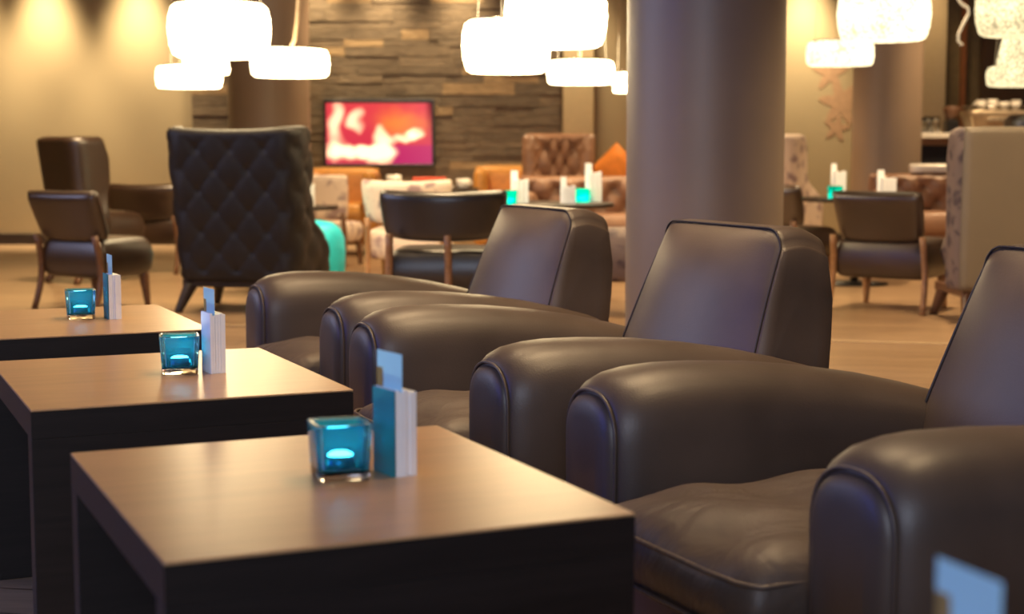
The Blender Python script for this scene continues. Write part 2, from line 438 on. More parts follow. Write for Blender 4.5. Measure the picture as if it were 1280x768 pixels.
def fire(u, v):   # u right 0..1, v up 0..1
    n = noise.noise(Vector((u * 5, v * 4, 3.3))) * .08; n2 = noise.noise(Vector((u * 14, v * 10, 1.3))) * .05
    u2, v2 = u + n, v + n2
    def g_(cx, cy, sx, sy): return math.exp(-(((u2 - cx) / sx) ** 2 + ((v2 - cy) / sy) ** 2) ** 1.5)
    hot = 0
    for b in ((.09, .72, .075, .40), (.28, .72, .085, .22), (.10, .20, .16, .17), (.36, .20, .22, .11), (.52, .46, .075, .22),
              (.48, .14, .15, .20), (.72, .42, .14, .09), (.85, .50, .08, .09)): hot += g_(*b)
    warm = g_(.75, .62, .22, .22) * .55 + g_(.62, .75, .2, .2) * .2
    base = Vector((.62, .03, .07)) + Vector((.30, .05, .0)) * (v * .6) + Vector((.15, .10, .12)) * max(0, u - .6)
    base += Vector((.35, .22, -.02)) * warm * 1.3
    if v < .3 and u > .62: base = base * .75 + Vector((.1, .0, .12)) * .6
    ed = max(0, (u - .93) / .07) * max(0, (v - .35))
    base = base * (1 - .75 * min(1, ed * 2))
    hot = min(1.25, hot)
    return base * .55 + Vector((1.2, .85, .45)) * max(0, hot - .3) ** 1.2
ca = sc_.data.color_attributes.new('tone', 'FLOAT_COLOR', 'POINT')
for i, vv in enumerate(sc_.data.vertices):
    c = fire((vv.co.x + sw / 2) / sw, (vv.co.z - bt) / sh); ca.data[i].color = (max(0, c.x), max(0, c.y), max(0, c.z), 1)

# ------------------------------------------------------------------ low tables with candle and menus
TH = R(23.88)
E1 = Vector((math.cos(TH), math.sin(TH), 0)); E2 = Vector((-math.sin(TH), math.cos(TH), 0))
TA, TB, TZ, TT = .568, .663, .45, .05
def make_table(label):
    t = thing('coffee_table', label, 'table', group='low tables in front of the club armchairs')
    MB().box(-TA / 2, TA / 2, -TB / 2, TB / 2, TZ - .004, TZ).build('tabletop', M['table'], t, bevel=.0015)
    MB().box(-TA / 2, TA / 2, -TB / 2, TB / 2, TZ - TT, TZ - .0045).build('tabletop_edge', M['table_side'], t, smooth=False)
    for s in (-1, 1):
        y = s * (TB / 2 - TT / 2)
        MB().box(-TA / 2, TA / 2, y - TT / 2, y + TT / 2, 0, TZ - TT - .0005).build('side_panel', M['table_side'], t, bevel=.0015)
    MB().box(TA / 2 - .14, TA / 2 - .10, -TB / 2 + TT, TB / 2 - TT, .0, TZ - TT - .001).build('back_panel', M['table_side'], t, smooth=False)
    return t
tpos = [(-.245, 2.061), (-.684, 3.04), (-1.126, 4.004), (.205, 1.03)]
tlab = ['dark brown low table nearest the camera, in front of the closest club armchair',
        'dark brown low table in the middle of the row, behind the nearest one',
        'dark brown low table farthest back in the row',
        'low table at the lower right picture edge carrying only a blue card']
tb = make_table(tlab[0]); tb.location = (*tpos[0], 0); tb.rotation_euler.z = TH
for i in (1, 2, 3): dup(tb, tlab[i], (*tpos[i], 0), TH)

def sq(hw, z, r=.008, n=4):
    out = []
    for cx, cy, a0 in ((1, 1, 0), (-1, 1, PI / 2), (-1, -1, PI), (1, -1, 3 * PI / 2)):
        for k in range(n + 1):
            a = a0 + PI / 2 * k / n
            out.append((cx * (hw - r) + r * math.cos(a), cy * (hw - r) + r * math.sin(a), z))
    return out
def make_candle(label):
    t = thing('candle_holder', label, 'candle holder', group='blue candle glasses on the low tables')
    o = MB()
    prof = [(.0350, .0135), (.0385, .070), (.0385, .0735), (.0375, .075), (.0325, .075), (.0315, .0735), (.028, .020), (.026, .017)]
    o.loft([sq(hw, z, .008) for hw, z in prof])
    o.build('glass_wall', M['blue_glass'], t)
    o = MB().loft([sq(hw, z, .007) for hw, z in ((.0325, 0), (.0345, .002), (.0350, .011), (.0345, .0130))]).build('glass_foot', M['glass'], t)
    o['label'] = 'clear glass foot'
    l = MB(); n = 20
    rings = [sq(.0250, .0172, .008), sq(.0276, .0204, .008), sq(.0309, .0715, .008)]
    l.loft(rings, cap=False)
    l.add(rings[0], [tuple(range(20))])
    l.build('blue_lining', M['coat'], t)
    return t
def make_tealight(label):
    t = thing('tealight', label, 'candle', group='lit tealights in the blue glasses')
    MB().lathe([(.0165, 0), (.0185, .001), (.0185, .015), (.0178, .015), (.0178, .0135), (.0165, .0135)], 24).build('metal_cup', M['alu'], t)
    MB().lathe([(.0172, .0135), (.0170, .0158), (.0135, .0175), (.008, .0182), (.002, .0184)], 24).build('wax', M['wax'], t)
    MB().tube([(0, 0, .018), (0, .0005, .0195), (.001, .001, .021)], .0006, 6).build('wick', M['black'], t)
    return t
cpos = [at(425, 592, 2.085), at(225, 465, 3.07), at(101, 396, 4.06)]
clab = ['blue glass candle cube on the low table nearest the camera', 'blue glass candle cube on the middle low table',
        'blue glass candle cube on the farthest low table']
crot = [TH - .12, TH - .20, TH - .12]
ch = make_candle(clab[0]); te = make_tealight('lit tealight inside the blue glass on the nearest low table')
for i in range(3):
    p = (cpos[i].x, cpos[i].y, TZ)
    if i == 0: ch.location = p; ch.rotation_euler.z = crot[0]; te.location = (p[0], p[1], TZ + .0185)
    else:
        dup(ch, clab[i], p, crot[i])
        dup(te, ('lit tealight inside the blue glass on the middle low table', 'lit tealight inside the blue glass on the farthest low table')[i - 1], (p[0], p[1], TZ + .0185), 0)

def make_menu(label, n=6, teal=True):
    """row of standing leaflets with one taller card; leaflets lie in planes along local y, stacked along local x"""
    t = thing('menu_stand', label, 'menu', group='menu stands on the low tables')
    x = -.016
    for k in range(n):
        th = .0049 if k != 1 else .0044
        hh = .116 + random.uniform(-.003, .003); sh = random.uniform(-.002, .002)
        MB().box(x, x + th, -.030 + sh, .030 + sh, 0, hh).build('leaflet', M['paper'], t, bevel=.0003, seg=2)
        x += .0052
    if teal:
        q = MB().box(-.0190, -.0180, -.0295, .0315, 0, .117).build('cover', M['teal_print'], t, smooth=False); q['label'] = 'teal printed cover'
    q = MB().box(-.00596, -.00550, -.027, .043, .0, .165).build('card', M['card'], t, smooth=False); q['label'] = 'tall pale blue printed card'
    return t
mpos = [at(496, 592, 2.11), at(268, 463, 3.08), at(142, 397, 4.06)]
mlab = ['white leaflets with teal cover and blue card on the nearest low table', 'white leaflets with a blue card standing on the middle low table',
        'white leaflets with a blue card edge-on, on the farthest low table']
mrot = [TH + R(9), TH + R(4), TH + R(1)]
for i in range(3):
    t = make_menu(mlab[i], teal=(i != 1)); t.location = (mpos[i].x, mpos[i].y, TZ); t.rotation_euler.z = mrot[i]
p = at(1224, 715, 1.005)
t = make_menu('blue printed card in a menu stand at the lower right picture edge'); t.location = (p.x + .003, p.y, TZ); t.rotation_euler.z = TH - R(4)

# ------------------------------------------------------------------ club armchairs
def arm_ring(x, yc, hw, top, bot=.05, n=18, ex=2.4):
    pts = [(x, yc - hw * .97, bot), ]
    pts = []
    zs = top - hw * 1.0
    for z in (bot, (bot + zs) / 2): pts.append((x, yc + hw * (.94 if z == bot else .98), z))
    for k in range(n + 1):
        a = PI * k / n; ca, sa = math.cos(a), math.sin(a)
        pts.append((x, yc + hw * math.copysign(abs(ca) ** (2 / ex), ca), zs + (top - zs) * abs(sa) ** (2 / ex)))
    for z in ((bot + zs) / 2, bot): pts.append((x, yc - hw * (.94 if z == bot else .98), z))
    return pts
def make_club(label):
    t = thing('club_armchair', label, 'armchair', group='dark leather club armchairs in a row')
    yc = .387
    for s in (-1, 1):
        secs = [(.006, .094, .452), (.012, .102, .461), (.026, .111, .473), (.050, .119, .484), (.09, .1235, .4915), (.14, .125, .495), (.22, .125, .494),
                (.34, .124, .487), (.46, .122, .473), (.58, .118, .453), (.69, .112, .428), (.78, .104, .404), (.81, .094, .392), (.82, .08, .376)]
        a = MB().loft([arm_ring(x, s * yc, hw, tp) for x, hw, tp in secs]).build('arm', M['club'], t)
        ps = [(.012, .091, .449), (.003, .089, .447), (-.004, .084, .441), (-.010, .070, .427), (-.013, .05, .405)]
        MB().loft([arm_ring(x, s * yc, hw, tp) for x, hw, tp in ps]).build('arm_front', M['club'], a)
        MB().tube(arm_ring(.004, s * yc, .0935, .4535, n=26), .0034, 8).build('piping', M['club'], a)
    MB().box(-.02, .80, -.30, .30, .05, .165).build('base', M['club'], t, bevel=.015)
    # seat cushion (x = depth, y = width) with soft creased top
    W, D, T = .545, .74, .15
    c = MB()
    c.puff(W, D, T, frame((-.085 + D / 2, 0, .222), (0, -1, 0), (1, 0, 0), (0, 0, 1)), 44, 44, p=12, c=.05, k=9, crown=.026, lump=.022, seed=4)
    cu = c.build('seat_cushion', M['club_seat'], t)
    xs = -.085
    for z in (.262, .182):
        pts = [(xs + .35, -W / 2 + .012, z)] + [(xs + .03 + .02 * k, -W / 2 + .012, z) for k in (8, 2, 0)] + [(xs + .018, -W / 2 + .028, z)]
        pts += [(xs + (.010 if k in (0, 6) else .004), -W / 2 + .05 + (W - .1) * k / 6, z) for k in range(7)]
        pts += [(xs + .018, W / 2 - .028, z)] + [(xs + .03 + .02 * k, W / 2 - .012, z) for k in (0, 2, 8)] + [(xs + .35, W / 2 - .012, z)]
        MB().tube(pts, .0042, 8).build('piping', M['club_seat'], cu)
    # backrest: side profile (x,z) lofted over the width
    hwb = .262
    A, B = Vector((.640, .22)), Vector((.800, .698))       # front face line
    Cc, Dd = Vector((.935, .672)), Vector((.852, .18))     # rear face line
    b = MB(); rings = []
    ny = 40
    def prof(u):
        """closed profile for width position u in -1..1"""
        cr = 1 - abs(u) ** 2.3                      # crown of the front face
        au = abs(u); drop = .042 * (1 - math.sqrt(max(0, 1 - max(0, (au - .82) / .18) ** 2)))   # rounded upper corners
        pts = []
        nrm = Vector((-(B - A).y, (B - A).x)).normalized()
        for k in range(15):
            q = k / 14; p = A.lerp(B, q) + nrm * (.058 * cr * (1 - (2 * q - 1) ** 4) + .006)
            p = Vector((p.x - .0 * drop * q, p.y - drop * q ** 3)); pts.append(p)
        top0 = pts[-1]; c2 = Vector((Cc.x, Cc.y - drop))
        for k in range(1, 9):
            q = k / 9; p = top0.lerp(c2, q); p.y += .018 * math.sin(PI * q) + (.012 * (1 - au ** 2)) * (1 - q) * 0
            pts.append(p)
        for k in range(1, 6):
            q = k / 5; p = c2.lerp(Dd, q); p.x += .012 * math.sin(PI * q); pts.append(p)
        return pts
    def wid(z): return hwb + .045 * max(0, min(1, (.66 - z) / .30))
    for i in range(ny + 1):
        u = -1 + 2 * i / ny; u = .25 * u + .75 * math.sin(PI / 2 * u)
        pr = prof(u); rings.append([(p.x, u * wid(p.y), p.y) for p in pr])
    # softened outer side faces
    def side_ring(sgn, k):
        pr = prof(1.0); cen = Vector((.80, .45)); out = []
        off, sc = ((.006, .992), (.011, .96), (.014, .6))[k]
        return [((cen + (p - cen) * sc).x, sgn * (wid(p.y) + off), (cen + (p - cen) * sc).y) for p in pr]
    rings = [side_ring(-1, 2), side_ring(-1, 1), side_ring(-1, 0)] + rings + [side_ring(1, 0), side_ring(1, 1), side_ring(1, 2)]
    b.loft(rings)
    bo = b.build('backrest', M['club'], t)
    path = []
    pr = prof(1.0)[:15]
    path += [(p.x - .002, -(wid(p.y) + .002), p.y) for p in pr[4:]]
    for i in range(1, 40):
        u = math.sin(PI / 2 * (-1 + 2 * i / 40)); p = prof(u)[14]; path.append((p.x - .001, u * hwb, p.y + .003))
    path += [(p.x - .002, wid(p.y) + .002, p.y) for p in pr[:3:-1]]
    MB().tube(path, .0026, 8).build('piping', M['club_pipe'], bo)
    for x in (.05, .74):
        for y in (-.37, .37):
            MB().lathe([(.022, 0), (.028, .052)], 16, Matrix.Translation((x, y, 0))).build('leg', M['blackwood'], t)
    return t
CH = R(24.6)
cl = make_club('dark leather club armchair nearest the camera, cut by the right picture edge')
cpts = [(.300, 2.465), (-.212, 3.535), (-.655, 4.62)]
cl.location = (*cpts[0], 0); cl.rotation_euler.z = CH
dup(cl, 'dark leather club armchair in the middle of the row, before the big grey column', (*cpts[1], 0), CH)
dup(cl, 'dark leather club armchair farthest back in the row, left of the big grey column', (*cpts[2], 0), CH)

# ------------------------------------------------------------------ cocktail chairs (local: faces +y, width along x)
def leg_mb(p_top, p_bot, r0, r1, bow=(0, 0, 0), n=8):
    a, b = Vector(p_top), Vector(p_bot); k = 7
    pts = [a.lerp(b, i / k) + Vector(bow) * math.sin(PI * i / k) for i in range(k + 1)]
    return MB().tube(pts, [r0 + (r1 - r0) * i / k for i in range(k + 1)], n)
def make_cocktail(label, fab, legm, W=.56, BH=.27, zb=.51, seat_top=.39, seat_h=.19, lean=20, bend=.05, posts=2, loc=(0, 0, 0), rz=0, D=.47, SW=None, group='low lounge chairs'):
    t = thing('cocktail_chair', label, 'chair', loc, rz, group)
    l = R(lean); up = Vector((0, -math.sin(l), math.cos(l))); fw = Vector((0, math.cos(l), math.sin(l)))
    MB().puff(W, BH, .085, frame((0, -D / 2 - .01, zb), (1, 0, 0), up, -fw.cross(Vector((0, 0, 0))) if False else fw), 24, 14, p=10, c=.05, taper=.05, bend=bend).build('backrest', fab, t)
    SW = SW or W * .90
    MB().puff(SW, D, seat_h, frame((0, .0, seat_top - seat_h / 2), (1, 0, 0), (0, 1, 0), (0, 0, 1)), 24, 24, p=16, c=.03, crown=.012).build('seat', fab, t)
    zs = seat_top - seat_h + .03
    for s in (-1, 1):
        leg_mb((s * SW * .40, D * .38, zs), (s * SW * .42, D * .43, 0), .030, .016).build('leg', legm, t)
        pass
    xs = (-1, 1) if posts == 2 else (-1, .12)
    for s in xs:
        leg_mb((s * SW * .46, -D / 2 - .03, zb - BH * .34), (s * SW * .49, -D / 2 - .05, 0), .019, .017, (0, .045, 0)).build('leg', legm, t)
    return t
def floorY(py): return 1755.0 / (py - 184)
# left pair, centre, right
make_cocktail('brown leather low chair with wooden legs, left behind the farthest low table', M['brown'], M['wood_leg'], loc=(gx(113, 8.7), 8.8, 0), rz=-R(30), W=.50, D=.42, BH=.30, zb=.515, SW=.47, bend=.015, lean=22, seat_h=.215)
make_cocktail('brown leather low chair against the beige wall, half hidden by the tufted wing chair', M['brown'], M['wood_leg'], loc=(gx(193, 11.3), 11.4, 0), rz=-R(14), W=.60, zb=.50)
make_cocktail('dark low chair seen from behind, left of the farthest club armchair back', M['dark'], M['wood_pale'], loc=(gx(556, 7.6), 7.75, 0), rz=-R(3), W=.60, zb=.56, BH=.24, seat_top=.40, seat_h=.2, bend=.10, posts=3, lean=8)
make_cocktail('brown leather low chair with curved wooden legs, standing right of the big column', M['brown'], M['wood_pale'], loc=(gx(1128, 8.6), 8.75, 0), rz=-R(32), W=.49, D=.50, SW=.54, BH=.30, zb=.515, bend=.015, lean=24, seat_h=.215)
make_cocktail('brown leather low chair half hidden behind the right side of the big grey column', M['brown'], M['wood_leg'], loc=(gx(985, 10.0), 10.0, 0), rz=-R(45), W=.55, zb=.53, bend=.02)
make_cocktail('pale floral low chair behind the dark low chair, left of centre', M['floral'], M['wood_pale'], loc=(gx(513, 9.9), 9.9, 0), rz=-R(5), W=.55, zb=.55, bend=.1, lean=10)
make_cocktail('pink patterned chair by the ochre armchair under the television', M['floral'], M['wood_leg'], loc=(gx(418, 11.9), 11.9, 0), rz=R(-15), W=.36, BH=.34, zb=.52, seat_top=.33, seat_h=.15, D=.40, lean=6, bend=.02)
make_cocktail('greyish floral low chair mostly hidden behind the big grey column', M['floral_dark'], M['wood_leg'], loc=(gx(790, 8.4), 8.4, 0), rz=R(75), W=.52, seat_top=.455, seat_h=.27, zb=.6)

# ------------------------------------------------------------------ wing chairs (local: faces +y)
def make_wing(label, shell_m, seat_m, loc, rz, H=.98, z0=.17, hw0=.34, hw1=.38, wing=.22, arm=.50, arm_z=.52, t=.075, tuft_out=None, tuft_in=None,
              legm=None, lean=.10, panel=None, group='high-backed wing chairs', zn=44, dip=.0, flare=1.0):
    o = thing('wing_chair', label, 'armchair', loc, rz, group)
    nb = 44
    def ss(a, b, x): x = max(0, min(1, (x - a) / (b - a))); return x * x * (3 - 2 * x)
    def path(z, inset):
        q = (z - z0) / (H - z0); hw = hw0 + (hw1 - hw0) * q - inset
        yb = -lean * q * H - .30 + inset
        tip = -.30 + (arm + (wing - arm) * ss(arm_z - .05, arm_z + .16, z)) - lean * q * H * .6 - (0.04 * ss(.8, 1, q))
        r = .11
        pts = []
        L1 = max(.02, tip - yb - r)
        for k in range(8): pts.append((hw + .03 * flare * (1 - k / 7) * (1 - ss(arm_z - .1, arm_z + .1, z)) * 1.2, tip - L1 * k / 8))
        for k in range(6): a = PI / 2 * k / 6; pts.append((hw - r + r * math.cos(a), yb + r - r * math.sin(a)))
        n = nb // 2
        half = [(hw - r - (hw - r) * k / n, yb) for k in range(n)] + [(0, yb)]
        pts += half
        return pts + [(-x, y) for x, y in reversed(pts[:-1])]
    rings = []
    for i in range(zn + 1):
        q = i / zn; q = q + .0; z = z0 + (H - z0) * q
        e = 1.0
        if q > .95: e = math.sqrt(max(0, 1 - ((q - .95) / .05) ** 2)) * .98 + .02
        if q < .03: e = .75 + .25 * q / .03
        mid = t / 2
        out = path(z, mid - mid * e); inn = path(z, mid + mid * e)
        ring = []
        N = len(out); arc = 0; arcs = []
        for j, (x, y) in enumerate(out):
            if j: arc += math.hypot(x - out[j - 1][0], y - out[j - 1][1])
            arcs.append(arc)
        for j, (x, y) in enumerate(out):
            a = out[max(0, j - 1)]; b = out[min(N - 1, j + 1)]; tx, ty = b[0] - a[0], b[1] - a[1]; l = math.hypot(tx, ty) or 1
            nx, ny = ty / l, -tx / l
            # outward: away from the chair's centre
            if nx * x + ny * (y - .1) < 0: nx, ny = -nx, -ny
            d = tuft_out(arcs[j] - arc / 2, z) * (1 if .06 < q < .94 else 0) if tuft_out else 0
            ring.append((x + nx * d, y + ny * d, z + dip * q ** 8 * (min(1, abs(x) / hw1) ** 2.5)))
        for j in range(N - 1, -1, -1):
            x, y = inn[j]
            d = 0
            if tuft_in and q < .95: d = tuft_in(arcs[j] - arc / 2, z)
            xx, yy = (x, y + d) if abs(x) < hw0 - t else (x - math.copysign(d, x), y)
            ring.append((xx, yy, z + dip * q ** 8 * (min(1, abs(x) / hw1) ** 2.5)))
        rings.append(ring)
    MB().loft(rings).build('back_shell', shell_m, o)
    MB().puff(2 * (hw0 - t) + .02, .56, .22, frame((0, -.0, .34), (1, 0, 0), (0, 1, 0), (0, 0, 1)), 18, 18, p=10, crown=.02).build('seat', seat_m, o)
    MB().box(-hw0 + .03, hw0 - .03, -.27, .20, .135, z0 + .01).build('rail', legm or M['wood_leg'], o, bevel=.006)
    for sx in (-1, 1):
        for (y, dy) in ((-.24, -.10), (.16, .05)):
            leg_mb((sx * (hw0 - .07), y, .15), (sx * (hw0 - .03), y + dy, 0), .038, .020).build('leg', legm or M['wood_leg'], o)
    if panel:
        q = MB().puff(2 * hw1 - .01, H - z0 + .005, .05, frame((0, -.325 - lean * H * .5, (H + z0) / 2), (-1, 0, 0), (0, -lean * H / (H - z0), 1), (0, -1, 0)), 24, 30, p=30, c=.012).build('back_panel', panel, o)
        q['label'] = 'plain beige leather outer back'
    return o
M['wing'] = leather('dark_tufted_leather', (.012, .009, .009), .5, .4)
make_wing('tall dark tufted wing chair seen from behind, left of the television', M['wing'], M['brown'], (gx(313, 8.6), 8.75, 0), -R(12), H=.985, hw0=.355, hw1=.385, tuft_out=tuft(.19, .22, .013), zn=60, dip=.025, arm=.40, arm_z=.40, legm=M['blackwood'])
make_wing('tall plain brown wing chair against the beige wall, behind the leftmost low chair', M['brown'], M['brown'], (gx(116, 10.4), 10.6, 0), -R(38), H=.96, hw0=.19, hw1=.235, wing=.24, arm=.20)
make_wing('tall brown tufted wing chair facing the camera in front of the slate wall edge', M['brown_tuft'], M['brown_tuft'], (gx(693, 12.6), 12.3, 0), PI - R(8), H=1.0, hw0=.27, hw1=.285, tuft_in=tuft(.2, .22, .045), t=.09, wing=.2)
make_wing('beige-backed wing chair with dark floral sides at the right picture edge', M['floral_dark'], M['floral_dark'], (gx(1193, 7.9) + .37, 8.2, 0), R(2), H=.99, hw0=.345, hw1=.36, wing=.22, arm=.22, flare=0, lean=.02, panel=M['beige_leather'])
make_wing('white floral wing chair just right of the big grey column', M['floral'], M['floral'], (gx(972, 12.3), 12.3, 0), R(-30), H=.99, hw0=.27, hw1=.29, t=.09)
make_wing('dark rounded chair at the right picture edge in front of the coffee machine', M['dark'], M['dark'], (gx(1303, 9.9), 10.1, 0), R(5), H=1.09, hw0=.30, hw1=.27, wing=.2)

# ------------------------------------------------------------------ turquoise pouf
p = thing('pouf', 'turquoise rounded pouf peeping out right of the tall tufted wing chair', 'pouf', (gx(367, 9.7), 9.75, 0))
MB().lathe([(.24, .03), (.275, .05), (.30, .12), (.305, .24), (.30, .33), (.275, .39), (.23, .425), (.15, .44), (.05, .444)], 40).build('cushion', M['turq'], p)
MB().lathe([(.22, 0), (.22, .03)], 32).build('base', M['blackwood'], p)

# ------------------------------------------------------------------ ochre armchairs, orange bench, tufted sofas
def make_box_armchair(label, m, loc, rz, W=.62, H=.71, name='box_armchair'):
    t = thing(name, label, 'armchair', loc, rz, 'ochre leather armchairs')
    MB().puff(W, H - .06, .15, frame((0, -.28, (H + .06) / 2), (1, 0, 0), (0, 0, 1), (0, -1, 0)), 20, 20, p=14, c=.03).build('backrest', m, t)
    for s in (-1, 1):
        MB().puff(.60, H - .08, .12, frame((s * (W / 2 - .05), -.02, (H + .04) / 2), (0, 1, 0), (0, 0, 1), (s, 0, 0)), 20, 20, p=14, c=.03).build('arm', m, t)
    MB().puff(W - .18, .5, .2, frame((0, 0, .33), (1, 0, 0), (0, 1, 0), (0, 0, 1)), 16, 16, p=10).build('seat', m, t)
    for sx in (-1, 1):
        for sy in (-.24, .2): MB().lathe([(.015, 0), (.022, .09)], 12, Matrix.Translation((sx * (W / 2 - .08), sy, 0))).build('leg', M['wood_leg'], t)
    return t
make_box_armchair('ochre leather armchair below the television, behind the pink patterned chair', M['ochre'], (gx(428, 13.3), 13.2, 0), PI, W=.60, H=.72)
make_box_armchair('ochre leather armchair left of the brown tufted wing chair facing the camera', M['ochre'], (gx(632, 13.4), 13.4, 0), PI, W=.52, H=.735)
s = thing('bench', 'orange upholstered bench along the beige wall, left of the big column', 'bench', (gx(800, 13.6), 13.7, 0))
MB().puff(1.1, .42, .16, frame((0, .1, .53), (1, 0, 0), (0, 0, 1), (0, -1, 0)), 26, 14, p=12).build('backrest', M['orange'], s)
MB().puff(1.1, .5, .2, frame((0, -.15, .32), (1, 0, 0), (0, 1, 0), (0, 0, 1)), 26, 14, p=12).build('seat', M['orange'], s)
MB().box(-.5, .5, -.33, .12, 0, .23).build('base', M['blackwood'], s, bevel=.01)
q = MB().puff(.34, .34, .12, frame((gx(771, 13.3), 13.33, .69), (1, 0, 1), (-1, 0, 1), (0, -1, .15)), 14, 14, p=3, c=.0).build('cushion', M['orange'])
tag(q, 'orange scatter cushion standing on its corner on the orange bench', 'cushion')
def make_sofa(label, loc, rz, W, H=.68):
    t = thing('chesterfield_sofa', label, 'sofa', loc, rz, 'brown tufted sofas')
    MB().puff(W, H - .28, .17, frame((0, -.30, .30 + (H - .28) / 2), (1, 0, 0), (0, .1, 1), (0, 1, -.1)), int(W * 44), 26, p=14, c=.01, front=tuft(.2, .22, .05)).build('backrest', M['brown_tuft'], t)
    MB().puff(W - .24, .56, .17, frame((0, .0, .35), (1, 0, 0), (0, 1, 0), (0, 0, 1)), 26, 14, p=14).build('seat', M['brown_tuft'], t)
    for s in (-1, 1):
        MB().puff(.62, H - .18, .14, frame((s * (W / 2 - .06), -.0, .1 + (H - .18) / 2), (0, 1, 0), (0, 0, 1), (s, 0, 0)), 16, 16, p=6).build('arm', M['brown_tuft'], t)
    MB().box(-W / 2 + .05, W / 2 - .05, -.34, .25, .08, .28).build('base', M['brown_tuft'], t, bevel=.02)
    for sx in (-1, 1):
        for sy in (-.28, .2): MB().lathe([(.02, 0), (.03, .09)], 12, Matrix.Translation((sx * (W / 2 - .1), sy, 0))).build('leg', M['wood_leg'], t)
    return t
make_sofa('brown tufted leather sofa left of the big grey column, behind white menus', (gx(752, 10.9), 10.9, 0), PI, 1.12, .67)
make_sofa('brown tufted leather sofa in front of the bar', (gx(1185, 11.3), 11.3, 0), PI, 1.0, .68)
q = MB().puff(.30, .07, .20, frame((gx(1164, 11.6), 11.63, .68 + .055), (1, 0, 0), (0, 0, 1), (0, -1, 0)), 16, 10, p=6).build('white_pad', M['cup'])  # soft white slab resting on the sofa back
tag(q, 'soft white pad lying on the tufted sofa back by the bar', 'blanket')

# ------------------------------------------------------------------ background tables and what stands on them
def make_round_table(label, loc, H, r):
    t = thing('side_table', label, 'table', loc, 0, 'small background tables')
    MB().lathe([(r - .01, H - .025), (r, H - .02), (r, H - .004), (r - .004, H)], 40).build('tabletop', M['blackwood'], t)
    MB().lathe([(.03, .02), (.022, .06), (.022, H - .025)], 20).build('pedestal', M['black'], t)
    MB().lathe([(r * .6, 0), (r * .6, .012), (.04, .022)], 32).build('base', M['black'], t)
    return t
def small_menu(label, px, py, Y, w, h, z, rz=0):
    c = at(px, py, Y)
    t = thing('menu_block', label, 'menu', (c.x, Y, z), rz, 'menus on the background tables')
    for k in range(3):
        MB().box(-w / 2 + w * k / 3, -w / 2 + w * (k + 1) / 3 - .002, -.03, .03, 0, h - .006 * (k % 2)).build('leaflet', M['paper'], t, bevel=.001)
    MB().box(-w * .75, -w * .25, .032, .034, 0, h + .05).build('card', M['paper'], t, smooth=False)
    return t
def small_candle(label, px, py, Y, z, s=.075):
    c = at(px, py, Y)
    t = thing('candle_glass', label, 'candle holder', (c.x, Y, z), .2, 'turquoise candle glasses on background tables')
    o = MB(); hw = s / 2
    o.loft([sq(hw * .88, 0), sq(hw * .9, .003), sq(hw, s), sq(hw * .86, s), sq(hw * .76, .015)])
    o.build('glass_wall', M['turq_glass'], t)
    MB().lathe([(hw * .5, .016), (hw * .5, .03)], 16).build('tealight', M['wax_dim'], t)
    return t
m = bpy.data.materials.new('turquoise_glass'); m.use_nodes = True; nt = m.node_tree; nt.nodes.clear()
tr = node(nt, 'ShaderNodeBsdfTransparent'); tr.inputs[0].default_value = (.2, .9, .8, 1)
tl = node(nt, 'ShaderNodeBsdfTranslucent'); tl.inputs[0].default_value = (.0, .85, .72, 1)
ms = node(nt, 'ShaderNodeMixShader'); ms.inputs[0].default_value = .75; o = node(nt, 'ShaderNodeOutputMaterial')
nt.links.new(tr.outputs[0], ms.inputs[1]); nt.links.new(tl.outputs[0], ms.inputs[2]); nt.links.new(ms.outputs[0], o.inputs[0])
M['turq_glass'] = m
M['wax_dim'] = emit('lit_wax_small', (.6, 1, .9), 6)
ZT = .565
make_round_table('small dark table behind the farthest club armchair, with menus and candle glasses', (gx(683, 9.3), 9.3, 0), ZT, .40)
small_menu('white menu block behind the top left of the farthest club armchair back', 652, 250, 9.25, .085, .14, ZT)
small_candle('turquoise candle glass just left of a white menu, above the farthest club armchair', 637, 250, 9.05, ZT, .08)
small_menu('white menu block in the middle of the small table before the tufted sofa', 712, 250, 9.15, .07, .105, ZT)
small_candle('turquoise candle glass nearest the tufted sofa, on the small table', 728, 240, 9.45, ZT, .08)
small_menu('white menu block at the right end of the small table, nearest the big column', 744, 240, 9.5, .08, .18, ZT)
make_round_table('small dark table with cups and a red box under the television', (gx(535, 11.3), 11.3, 0), .60, .36)
def cup(label, px, Y, z, r=.038, h=.06, group='white cups on the background table', rz=None):
    t = thing('cup', label, 'cup', (gx(px, Y), Y, z), random.uniform(-1, 1) if rz is None else rz, group)
    MB().lathe([(r * .6, 0), (r * .85, h * .3), (r, h), (r * .92, h), (r * .78, h * .35), (r * .5, h * .08)], 20).build('bowl', M['cup'], t)
    MB().tube([(r * .85, 0, h * .8), (r * 1.35, 0, h * .75), (r * 1.4, 0, h * .45), (r * .9, 0, h * .35)], .005, 6).build('handle', M['cup'], t)
    return t
cup('white cup under the left end of the red box, below the television', 492, 11.25, .60, .055, .095)
cup('white cup right of the red box, behind the dark low chair', 579, 11.15, .60, .05, .07)
cup('white cup in front of the red box', 506, 11.12, .60, .05, .05)
c = at(536, 225, 11.4)
q = MB().box(-.12, .12, -.05, .05, 0, .075).build('box', M['red'], bevel=.008); q.location = (c.x, 11.45, .60)
tag(q, 'red box lying on the small table under the television', 'box')
q = MB().lathe([(.10, 0), (.125, .012), (.13, .02), (.12, .022), (.09, .01)], 28).build('plate', M['cup']); q.location = (gx(545, 11.15), 11.10, .60)
tag(q, 'white plate on the small table between red box and cup', 'plate')
make_round_table('small dark table behind the low chair right of the big column', (gx(1075, 10.2), 10.3, 0), ZT, .36)
small_menu('white menu block with upright card, just right of the turquoise glass at the right', 1050, 230, 10.3, .07, .17, ZT)
